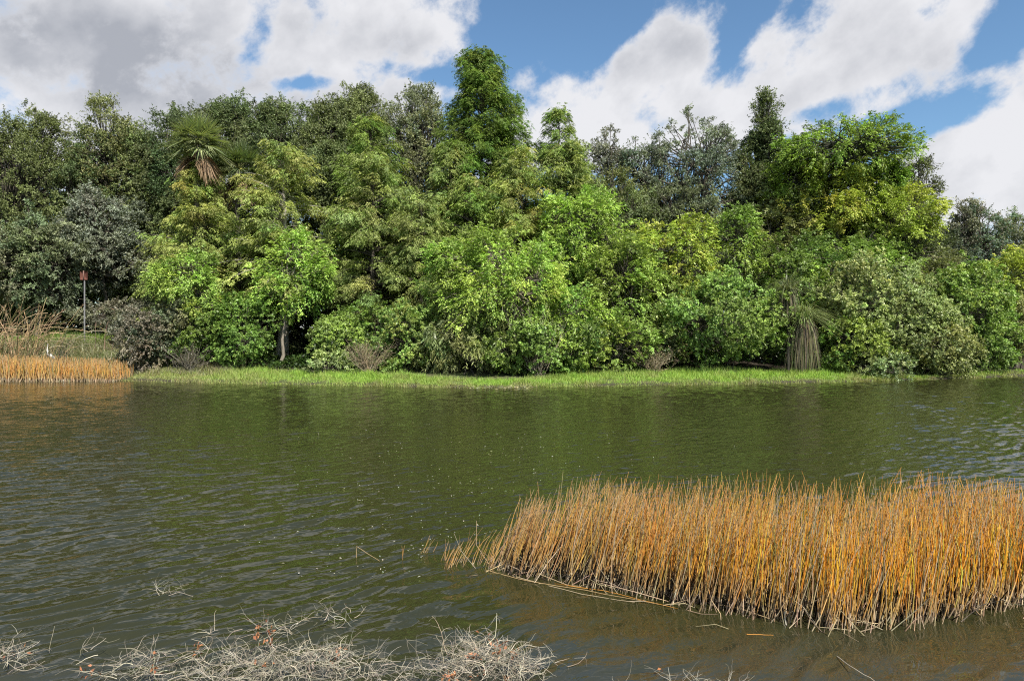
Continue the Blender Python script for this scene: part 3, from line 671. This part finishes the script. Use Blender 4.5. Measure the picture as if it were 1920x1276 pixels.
# ------------------------------------------------------------------ undergrowth, grass, reeds (nobody could count these)
rng = np.random.default_rng(501)
g = G(); n = 5200
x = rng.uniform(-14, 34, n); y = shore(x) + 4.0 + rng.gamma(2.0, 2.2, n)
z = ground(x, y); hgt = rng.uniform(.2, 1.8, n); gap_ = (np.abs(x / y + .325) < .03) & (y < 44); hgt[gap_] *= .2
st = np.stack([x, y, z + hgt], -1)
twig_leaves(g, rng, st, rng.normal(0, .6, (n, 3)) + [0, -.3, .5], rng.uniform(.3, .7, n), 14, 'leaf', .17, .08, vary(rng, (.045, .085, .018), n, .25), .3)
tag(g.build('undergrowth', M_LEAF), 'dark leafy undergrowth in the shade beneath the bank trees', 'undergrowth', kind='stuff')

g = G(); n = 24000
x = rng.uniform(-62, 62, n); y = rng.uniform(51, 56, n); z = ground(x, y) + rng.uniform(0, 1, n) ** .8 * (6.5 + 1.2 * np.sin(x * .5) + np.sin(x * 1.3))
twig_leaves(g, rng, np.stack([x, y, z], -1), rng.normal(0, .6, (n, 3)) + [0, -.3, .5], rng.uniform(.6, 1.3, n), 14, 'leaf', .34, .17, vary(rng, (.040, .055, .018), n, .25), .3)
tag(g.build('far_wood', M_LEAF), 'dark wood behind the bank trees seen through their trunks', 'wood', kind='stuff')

g = G(); n = 110000
x = rng.uniform(-19.3, 31, n); d = rng.uniform(-.12, 1, n) * np.interp(x, [-19, -8, -3, 1, 4, 12, 18, 19.5, 24, 31], [4.0, 3.6, 2.0, 1.6, 4, 4.4, 2.4, .6, .7, 1.8])
y = shore(x) + d + .16 * np.sin(x * 2.3) + .12 * np.sin(x * 5.1 + np.sin(x * 1.7) * 2)
gk = (np.sin(x * 2.9 + 2 * np.sin(y * 1.7)) * np.sin(y * 2.6 + np.sin(x * 1.3)) > -.55) | (rng.random(n) < .25); gk &= (x < 21) | (rng.random(n) < .22)
x, y, d = x[gk], y[gk], d[gk]; n = len(x)
z = np.maximum(ground(x, y), -.03); hm = (.15 + .13 * sst(.3, 2.5, d) + .05 * np.sin(x * .8) + .07 * np.sin(x * 3.7 + np.sin(y * 3)) * np.sin(y * 4.1 + x)) * rng.uniform(.4, 1.5, n)
dr = np.stack([rng.normal(0, .28, n), rng.normal(0, .28, n), np.ones(n)], -1)
mixf = np.clip(sst(-12, -17, x) * .75 + (np.sin(x * 1.9 + np.sin(y * 2.1)) > .72) * .35 + (d < .3) * .55 + .28 * (np.sin(x * .7 + 1) * np.sin(x * .31 + y) > .2), 0, 1) * rng.uniform(.5, 1, n)
cg = vary(rng, (.30, .45, .085), n, .20); cdry = vary(rng, (.33, .29, .15), n, .15)
blades(g, np.stack([x, y, z - .02], -1), dr, hm, np.full(n, .022), rng.uniform(.05, .35, n), cg * (1 - mixf[:, None]) + cdry * mixf[:, None], 2)
tag(g.build('grass', M_GRASS), 'bright green waterside grass strip along the far bank', 'grass', kind='stuff')

g = G(); n = 46000    # scrubby meadow on the rise at the left
x = rng.uniform(-36, -14.6, n); y = shore(x) + rng.uniform(1.6, 13, n); z = ground(x, y); d = y - shore(x)
hm = (.35 + .25 * np.sin(x * .9) * np.sin(y * .8)) * rng.uniform(.5, 1.4, n) + .1
dr = np.stack([rng.normal(0, .4, n), rng.normal(0, .4, n), np.ones(n)], -1)
f = np.clip(sst(8.6, 6.2, d) + rng.normal(0, .18, n), 0, 1)[:, None]
c = vary(rng, (.17, .27, .045), n, .2) * (1 - f) + vary(rng, (.25, .235, .15), n, .28) * f
blades(g, np.stack([x, y, z - .02], -1), dr, hm, np.full(n, .028), rng.uniform(.1, .5, n), c, 2)
tag(g.build('meadow_grass', M_GRASS), 'rough meadow grass on the rise around the brown sign', 'grass', kind='stuff')

def reed_field(name, label, x, y, H, lean, r, rng, pale, segs=5, z0=-.05, sides=3, orange=(.95, .38, .028)):
    """upright leafless stems: grey at the waterline, tan lower down, orange above"""
    n = len(x); t = np.linspace(0, 1, segs + 1)[None, :, None]; base = np.stack([x, y, np.full(n, z0)], -1)
    dirv = np.stack([lean + rng.normal(0, .10, n), rng.normal(-.02, .10, n), np.ones(n)], -1)
    dirv = unit(dirv) * H[:, None]
    bow = rng.normal(0, .05, (n, 3)) * [1, 1, 0] * H[:, None]
    path = base[:, None] + dirv[:, None] * t + bow[:, None] * (4 * t * (1 - t))
    rr = r[:, None] * np.linspace(1, .35, segs + 1)[None]
    tm = (np.arange(segs) + .5) / segs
    kind = rng.random(n)
    top = np.where((kind < .70)[:, None], vary(rng, orange, n, .26, .12), np.where((kind < .84)[:, None], vary(rng, (.20, .21, .055), n, .2), vary(rng, (.50, .40, .26), n, .16)))
    pf = np.clip(pale, 0, 1)[:, None]; top = top * (1 - pf * .6) + vary(rng, (.52, .36, .20), n, .15) * pf * .6
    mid = vary(rng, (.56, .35, .13), n, .25) * .6 + top * .4; low = vary(rng, (.44, .35, .24), n, .4)
    lowf = (np.clip(1 - (tm - .06) / .32, 0, 1))[None, :, None]; topf = sst(.28, .6, tm)[None, :, None]
    c = mid[:, None] * (1 - topf) + top[:, None] * topf; c = c * (1 - lowf) + low[:, None] * lowf
    tipc = vary(rng, (.50, .37, .22), n, .2); c[:, -1] = c[:, -1] * .6 + tipc * .4
    g = G(); tubes(g, path, rr, sides, c)
    return g, path

rng = np.random.default_rng(77)
n = 7400
u = rng.random(n); x = -.75 + 7.6 * u ** .93
front = np.interp(x, [-.75, -.2, .4, 1.1, 1.9, 2.7, 3.6, 4.6, 6, 7], [7.42, 7.30, 7.02, 6.70, 6.22, 5.86, 5.95, 6.35, 6.6, 6.7])
back = np.interp(x, [-.75, 0, .5, 7], [7.50, 7.75, 7.75, 7.7])
tt = rng.random(n) ** 1.1; y = front + (back - front) * tt + rng.normal(0, .05, n)
cl = np.sin(x * 9 + 3 * np.sin(y * 4)) * np.sin(y * 8 + 2 * np.sin(x * 5))
keep = (cl > -.55) | (rng.random(n) < .35) | (x > 1.5) & (tt > .25)
keep &= (x > -.12) | (rng.random(n) < .15)
keep &= (np.sin(x * 8.0 + y * 2) > -.45) | (x > .55) | (rng.random(n) < .25)
x, y, tt = x[keep], y[keep], tt[keep]; n = len(x)
H = np.interp(x, [-.8, -.3, -.1, .25, .8, 7], [.34, .50, .72, .84, .92, .95]) * rng.uniform(.60, 1.14, n) * (1 + .03 * np.sin(x * 3.1))
lean = np.interp(x, [-.8, 0, 1.2, 3, 6], [.42, .34, .20, .10, .05])
rs = rng.uniform(.0036, .0072, n)
g, pth = reed_field('reed_bed', '', x, y, H, lean, rs, rng, np.interp(x, [-.8, .2, 1.4, 2.6, 7], [1, .75, .35, .12, .05]))
# short near-black stems low inside the bed; their colour paints in its shade
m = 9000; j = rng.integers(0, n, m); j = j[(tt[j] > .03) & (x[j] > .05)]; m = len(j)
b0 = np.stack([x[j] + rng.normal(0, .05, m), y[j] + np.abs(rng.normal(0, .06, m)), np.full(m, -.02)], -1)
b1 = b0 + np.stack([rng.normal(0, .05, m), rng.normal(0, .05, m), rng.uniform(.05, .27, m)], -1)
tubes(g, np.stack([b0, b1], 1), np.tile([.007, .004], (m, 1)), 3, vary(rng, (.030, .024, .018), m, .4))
# collapsed and crossing stems at the foot of the bed
m = 110; xi = rng.uniform(-.4, 6.6, m); yi = np.interp(xi, [-.75, -.2, .4, 1.1, 1.9, 2.7, 3.6, 4.6, 6, 7], [7.42, 7.30, 7.02, 6.70, 6.22, 5.86, 5.95, 6.35, 6.6, 6.7]) + rng.normal(.06, .12, m)
p0 = np.stack([xi, yi, np.full(m, 0.005)], -1); a = rng.uniform(0, 2 * pi, m); ll = rng.uniform(.2, .7, m); el_ = rng.uniform(0.02, .9, m)
p2 = p0 + np.stack([np.cos(a) * np.cos(el_), np.sin(a) * np.cos(el_) * .5, np.sin(el_)], -1) * ll[:, None]
pm = (p0 + p2) / 2 + rng.normal(0, .03, (m, 3)); pm[:, 2] = np.abs(pm[:, 2])
tubes(g, np.stack([p0, pm, p2], 1), np.tile([.004, .0035, .002], (m, 1)), 3, vary(rng, (.42, .33, .22), m, .25))
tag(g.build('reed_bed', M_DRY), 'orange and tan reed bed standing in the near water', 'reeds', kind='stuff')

rng = np.random.default_rng(78); n = 5200     # reeds at the far left shore
x = rng.uniform(-40, -19.3, n); y = shore(x) + rng.uniform(-.9, .7, n)
H = rng.uniform(.75, 1.25, n) * np.interp(x, [-40, -26, -20, -19.3], [1.15, 1.15, .95, .8])
g, pth = reed_field('far_reed_bed', '', x, y, H, np.full(n, .02), rng.uniform(.012, .024, n), rng, np.full(n, .45), orange=(.85, .42, .10))
tag(g.build('far_reed_bed', M_DRY), 'orange reed bed along the far left shore', 'reeds', kind='stuff')

# thin pale reeds straggling out of the left tip of the near bed
def reed_tuft(label, px, py, n, H, lean, spread, seed):
    rng = np.random.default_rng(seed); Y = CAMZ * F / (py - HY); X = (px - CX) / F * Y
    x = X + rng.normal(0, spread, n); y = Y + rng.normal(0, spread * .6, n)
    g, _ = reed_field('', '', x, y, H * rng.uniform(.6, 1.2, n), lean + rng.normal(0, .08, n), rng.uniform(.003, .0048, n), rng, np.full(n, 1.0))
    o = g.build('reed_tuft', M_DRY, None, (X, Y, 0)); tag(o, label, 'reeds', 'pale reed tufts left of the near reed bed')
reed_tuft('pale leaning reed tuft just off the left tip of the reed bed', 862, 1052, 9, .42, .42, .05, 91)
reed_tuft('small bleached reed tuft standing alone left of the reed bed', 800, 1035, 6, .30, .40, .04, 92)
reed_tuft('short broken reed tuft between the lone tuft and the bed tip', 828, 1050, 5, .24, .25, .03, 93)
reed_tuft('two thin reed stems standing in open water, leftmost of the stragglers', 752, 1048, 2, .28, .12, .02, 94)

def stick(label, pts, r, col, name='fallen_reed'):
    g = G(); pts = np.asarray(pts, float); rng = nrng(); p = smooth_path(pts, 9, rng, .002)
    tube1(g, p, np.linspace(r, r * .5, 9), 5, col); org = pts[0] * [1, 1, 0]
    tag(g.build(name, M_DRY, None, org, smooth=True), label, 'reed stem')
def wp(px, py, z=0.006):
    Y = (CAMZ - z) * F / (py - HY); return np.array([(px - CX) / F * Y, Y, z])
stick('bent tan reed stem snapped over in open water', [wp(668, 1045, 0.0), wp(668, 1045, .0) + [0, 0, .13], wp(712, 1051, .01)], .0042, (.42, .31, .17))
stick('long tan reed stem floating along the front of the bed', [wp(912, 1068), wp(985, 1088), wp(1110, 1108), wp(1235, 1132)], .005, (.40, .28, .14))
stick('paler floating stem curving beside the long tan one', [wp(960, 1078), wp(1010, 1092), wp(1100, 1115), wp(1190, 1128)], .004, (.50, .40, .26))
stick('orange reed stem lying flat under the middle of the bed', [wp(1040, 1093), wp(1130, 1106), wp(1270, 1140)], .0045, (.52, .24, .05))
stick('tan reed stem arched on the water beneath the bed', [wp(1330, 1130), wp(1390, 1140, .05), wp(1450, 1162)], .0045, (.46, .34, .19))
stick('short orange reed stem lying on the dark water right of the arched stem', [wp(1400, 1188), wp(1450, 1190)], .004, (.50, .24, .06))
stick('thin grey twig curving out of the water at the bottom right', [wp(1570, 1230), wp(1600, 1252, .05), wp(1640, 1276, .0)], .004, (.40, .35, .28))

# tall drooping dry grass clumps at the left shore
def cane_clump(label, px, py, Y, n, H, spread, seed, droop=.5, dens_col=(.50, .37, .22)):
    rng = np.random.default_rng(seed); X = (px - CX) / F * Y; z = float(max(ground(X, Y), 0)); o = empty('tall_grass', (X, Y, z)); tag(o, label, 'grass clump', 'tall drooping grass clumps at the left shore')
    g = G(); x = X + rng.normal(0, spread, n); y = Y + rng.normal(0, spread * .7, n); a = rng.uniform(0, 2 * pi, n); tl = rng.uniform(.05, .33, n)
    dr = np.stack([np.cos(a) * tl + .1, np.sin(a) * tl, np.ones(n)], -1); L = H * rng.uniform(.55, 1.15, n)
    col = np.where((rng.random(n) < .3)[:, None], vary(rng, (.17, .17, .07), n, .2), vary(rng, dens_col, n, .25))
    t = np.linspace(0, 1, 9)[None, :, None]; d = unit(dr); h = d * [1, 1, 0]; h = unit(h + 1e-6); b = (rng.uniform(.12, 1, n) * droop)[:, None, None]
    p = np.stack([x, y, np.full(n, z)], -1)[:, None] + d[:, None] * L[:, None, None] * t + (h[:, None] * .55 - np.array([0, 0, .75])) * L[:, None, None] * b * t ** 3.2
    tubes(g, p, (rng.uniform(.013, .023, n)[:, None]) * np.linspace(1, .45, 9)[None], 3, col)
    g.build('culms', M_DRY, o, (X, Y, z))
    gp = G(); k = rng.random(n) < .35; e = p[k][:, -2]; dd = unit(p[k][:, -1] - p[k][:, -3]); q = k.sum()
    for r_ in range(4):
        leaves(gp, e + dd * rng.uniform(-.1, .35, (q, 1)), dd + rng.normal(0, .3, (q, 3)), sph(rng, q), rng.uniform(.14, .26, q), np.full(q, .022), vary(rng, (.42, .28, .17), q, .22))
    gp.build('seed_heads', M_DRY, o, (X, Y, z))
cane_clump('dense tan tall grass clump at the left frame edge', -8, 700, 35.2, 130, 4.3, 1.0, 31, .62)
cane_clump('tan tall grass clump with reddish drooping tops second from the left edge', 52, 700, 35.6, 80, 4.0, .7, 32, .65)
cane_clump('open arching grey grass clump left of the brown sign', 112, 690, 36.6, 26, 3.9, .22, 33, .95, (.26, .24, .16))
cane_clump('thin low grass clump with arched stems right of the brown sign', 205, 640, 40.5, 14, 2.3, .5, 34, .6, (.30, .20, .15))

# ------------------------------------------------------------------ sign
def boxg(g, c, s, col, bev=0.0):
    c = np.asarray(c, float); s = np.asarray(s, float) / 2
    v = np.array([[sx, sy, sz] for sx in (-1, 1) for sy in (-1, 1) for sz in (-1, 1)]) * s + c
    g.add(v, [[0, 1, 3, 2], [4, 6, 7, 5], [0, 4, 5, 1], [2, 3, 7, 6], [0, 2, 6, 4], [1, 5, 7, 3]], col)
sp_ = P(158.5, 612, 41.5); gz = float(ground(sp_[0], 41.5)); root = np.array([sp_[0], 41.5, gz])
o = empty('sign_post', root); tag(o, 'small reddish brown square sign on a tall grey post by the left oaks', 'sign')
zt = P(158, 508, 41.5)[2]
g = G(); tube1(g, [root, root + [0, 0, (zt - gz) * .5], root + [0, 0, zt - gz - .02]], [.042, .042, .042], 8, (.20, .20, .21)); g.build('post', M_TWIG, o, root, smooth=True)
g = G(); w2, h2, cz = .235, .265, zt - .27
ang = []
for (sx, sz) in ((1, 1), (-1, 1), (-1, -1), (1, -1)):
    for k_ in range(4):
        th = (k_ / 3) * pi / 2 + {(1, 1): 0, (-1, 1): pi / 2, (-1, -1): pi, (1, -1): 1.5 * pi}[(sx, sz)]
        ang.append((sx * (w2 - .05) + .05 * math.cos(th), sz * (h2 - .05) + .05 * math.sin(th)))
N_ = len(ang); fr_ = [(x_, -.070, z_) for x_, z_ in ang]; bk_ = [(x_, -.058, z_) for x_, z_ in ang]
vv = np.array(fr_ + bk_ + [(0, -.070, 0), (0, -.058, 0)]) + np.array([root[0], 41.5, cz]); ff = []
for k_ in range(0, N_, 1):
    k2 = (k_ + 1) % N_; ff.append([k_, k2, N_ + k2, N_ + k_])
for k_ in range(0, N_, 2):
    k2, k3 = (k_ + 1) % N_, (k_ + 2) % N_
    ff.append([2 * N_, k_, k2, k3]); ff.append([2 * N_ + 1, N_ + k3, N_ + k2, N_ + k_])
g.add(vv, ff, (.13, .055, .042)); g.build('sign_panel', M_TWIG, o, root)
g = G(); boxg(g, (root[0], 41.5 - .095, cz), (.05, .045, .56), (.20, .12, .10)); g.build('bracket', M_TWIG, o, root)

# ------------------------------------------------------------------ white wading bird behind the left reeds
def skin_body(name, joints, edges, radii, mat, parent=None):
    me = bpy.data.meshes.new(name); me.from_pydata(joints, edges, []); ob = bpy.data.objects.new(name, me); COL.objects.link(ob)
    sk = ob.modifiers.new('skin', 'SKIN')
    lay = me.skin_vertices[0].data if me.skin_vertices else None
    if lay is None:
        bpy.context.view_layer.objects.active = ob; lay = me.skin_vertices[0].data
    for i, r in enumerate(radii): lay[i].radius = (r, r); lay[i].use_root = (i == 0)
    ss = ob.modifiers.new('sub', 'SUBSURF'); ss.levels = 2; ss.render_levels = 2; sk.use_smooth_shade = True
    dg = bpy.context.evaluated_depsgraph_get(); m2 = bpy.data.meshes.new_from_object(ob.evaluated_get(dg)); ob.modifiers.clear(); ob.data = m2
    m2.materials.clear(); m2.materials.append(mat)
    if parent: ob.parent = parent
    return ob
def plain(name, col, rough):
    m = bpy.data.materials.new(name); m.use_nodes = True; b = m.node_tree.nodes['Principled BSDF']; k = NT(m.node_tree)
    tcx = k.n('ShaderNodeTexCoord'); nz = k.noise(tcx.outputs['Object'], 25, 4, .6)
    k.l(k.mix(nz, tuple(c * .8 for c in col) + (1,), tuple(col) + (1,)), b.inputs['Base Color']); b.inputs['Roughness'].default_value = rough; return m
bx, bY = (86 - CX) / F * 36.2, 36.2; bz_ = CAMZ + (HY - 637) / F * 36.2
root = np.array([bx, bY, float(ground(bx, bY))]); o = empty('egret', root); tag(o, 'white egret with its neck raised among the left shore grasses', 'bird')
zr = bz_ - root[2]
j = [(.22, 0, zr - .84), (.34, .02, zr - .92), (.48, .04, zr - .99), (.10, 0, zr - .70), (.07, 0, zr - .46), (.10, 0, zr - .26), (.08, 0, zr - .12), (.02, 0, zr - .05), (-.05, 0, zr - .06)]
try:
    skin_body('body', j, [(0, 1), (1, 2), (0, 3), (3, 4), (4, 5), (5, 6), (6, 7), (7, 8)], [.10, .09, .03, .06, .032, .026, .024, .034, .018], plain('white_feathers', (.82, .82, .80), .8), o)
    g = G(); tube1(g, np.array([(-.05, 0, zr - .06), (-.12, 0, zr - .075), (-.19, 0, zr - .085)]) + root, [.014, .009, .002], 6, (.6, .42, .06)); g.build('bill', M_TWIG, o, root)
    g = G(); tubes(g, np.array([[(.26, -.03, zr - .86), (.29, -.03, (zr - .66) / 2), (.27, -.03, 0)], [(.28, .05, zr - .86), (.31, .05, (zr - .66) / 2), (.29, .05, 0)]]) + root, np.full((2, 3), .009), 5, (.03, .03, .03)); g.build('legs', M_TWIG, o, root)
except Exception as ex:
    print('bird body failed', ex)

# ------------------------------------------------------------------ dead brush in the near water
def brush(label, spots, n, seed, leafy_n=40, hmax=.16, name='dead_brush', L0=.26):
    rng = np.random.default_rng(seed); g = G(); gl = G(); w_ = np.array([s[3] for s in spots], float); w_ /= w_.sum()
    cs = np.array([wp(s[0], s[1], 0) for s in spots]); sx = np.array([s[2] for s in spots]) / F * 5.3
    def grow(p0, d0, ln, r, steps=9, curl=.42, zc=.02):
        m = len(p0); pts = [p0]; d = unit(d0); wv = rng.normal(0, curl, (m, 3)) * [1, 1, .6]
        for k in range(steps):
            d = unit(d + wv * .35 + rng.normal(0, .22, (m, 3)) * [1, 1, .6]); wv = wv * .8 + rng.normal(0, .25, (m, 3)) * [1, 1, .5]
            d[:, 2] -= (pts[-1][:, 2] - zc - .03) * .9
            d = unit(d); q = pts[-1] + d * ln[:, None] / steps; q[:, 2] = np.maximum(q[:, 2], -.015); pts.append(q)
        pa = np.stack(pts, 1); tubes(g, pa, r[:, None] * np.linspace(1, .4, steps + 1)[None], 4, vary(rng, (.32, .29, .23), m, .34, .05)); return pa
    i = rng.choice(len(spots), n, p=w_); p0 = cs[i] + rng.normal(0, 1, (n, 3)) * np.stack([sx[i] * .5, sx[i] * .13, 0 * sx[i]], -1); p0[:, 2] = rng.uniform(0, hmax, n) * np.exp(-((p0[:, 0] - cs[i][:, 0]) / (sx[i] + .01)) ** 2)
    a = rng.uniform(0, 2 * pi, n); d0 = np.stack([np.cos(a), np.sin(a) * .6, rng.uniform(-.1, .55, n)], -1)
    pa = grow(p0, d0, L0 * rng.uniform(.4, 1.3, n), rng.uniform(.0018, .0036, n))
    m = n * 5; i = rng.integers(0, n, m); k = rng.integers(2, 9, m); s = pa[i, k]
    pb = grow(s, sph(rng, m) * [1, .7, .7] + [0, 0, .25], rng.uniform(.05, .2, m), rng.uniform(.0010, .0019, m), 5, .6)
    ce = np.mean(cs, 0) * [1, 1, 0]; o = empty(name, ce); tag(o, label, 'dead branches')
    m = leafy_n; nodes = rng.integers(0, n, max(3, m // 14)); i = rng.choice(nodes, m); s = pa[i, rng.integers(3, 9, m)] + rng.normal(0, .02, (m, 3)) + [0, 0, .012]
    s[:, 2] = np.maximum(s[:, 2], .006)
    leaves(gl, s, sph(rng, m), sph(rng, m) + [0, 0, 1], rng.uniform(.02, .05, m), rng.uniform(.012, .024, m), vary(rng, (.36, .16, .08), m, .35))
    g.build('twigs', M_TWIG, o, ce, smooth=True); gl.build('dead_leaves', M_DRY, o, ce)
brush('wide tangle of pale dead branches with rusty leaves, bottom left of centre', [(440, 1278, 200, 3), (290, 1262, 90, .9), (560, 1252, 150, 2.2), (720, 1284, 160, 2.0), (175, 1240, 20, .15)], 230, 401, 150)
brush('rounded mound of interlaced pale twigs at the bottom centre', [(925, 1264, 105, 3), (890, 1248, 80, 1.6), (975, 1270, 50, 1)], 150, 402, 90, .17)
brush('small pale branch tangle at the bottom left corner', [(2, 1238, 40, 1.2), (4, 1262, 45, 1.2)], 22, 403, 14, .07)
brush('curled pale twigs reaching into the water above the wide tangle', [(635, 1165, 60, 1), (500, 1185, 90, .8), (560, 1180, 70, .8)], 22, 404, 4, .09)
brush('lone forked twig poking up through ripples left of the branch tangles', [(308, 1118, 16, 1)], 5, 405, 0, .05, 'dead_twig', .22)
brush('thin drowned branches along the bottom edge right of the mound', [(1250, 1292, 120, 1), (1330, 1290, 60, .6)], 12, 406, 4, .02)

rng = np.random.default_rng(19); g = G(); n = 420; px_ = rng.normal(860, 190, n); py_ = rng.uniform(790, 1090, n)
Yv = CAMZ * F / (py_ - HY); c = np.stack([(px_ - CX) / F * Yv, Yv, np.full(n, .012)], -1); c = c[(c[:, 0] < -.9) | (c[:, 1] > 8.4)]; n = len(c)
leaves(g, c, sph(rng, n) * [1, 1, .1], sph(rng, n) * .15 + [0, 0, 1], rng.uniform(.015, .045, n) * (c[:, 1] / 9) ** .5, rng.uniform(.01, .022, n), vary(rng, (.50, .50, .42), n, .3))
tag(g.build('floating_specks', M_GRASS), 'pale specks of floating seed and leaf scattered over the middle water', 'floating debris', kind='stuff')

# small raft of floating plant litter off the middle of the bank
rng = np.random.default_rng(9); g = G(); n = 420; c = wp(935, 727, .0)
p = c + rng.normal(0, 1, (n, 3)) * [.62, .35, 0] + [0, 0, .02]
leaves(g, p, sph(rng, n) * [1, 1, .4] + [0, 0, .2], sph(rng, n) + [0, 0, 1], rng.uniform(.08, .2, n), rng.uniform(.03, .06, n), vary(rng, (.30, .29, .17), n, .3))
tag(g.build('floating_litter', M_GRASS, None, c * [1, 1, 0]), 'small raft of pale floating leaves just off the middle of the bank', 'floating plants', kind='stuff')
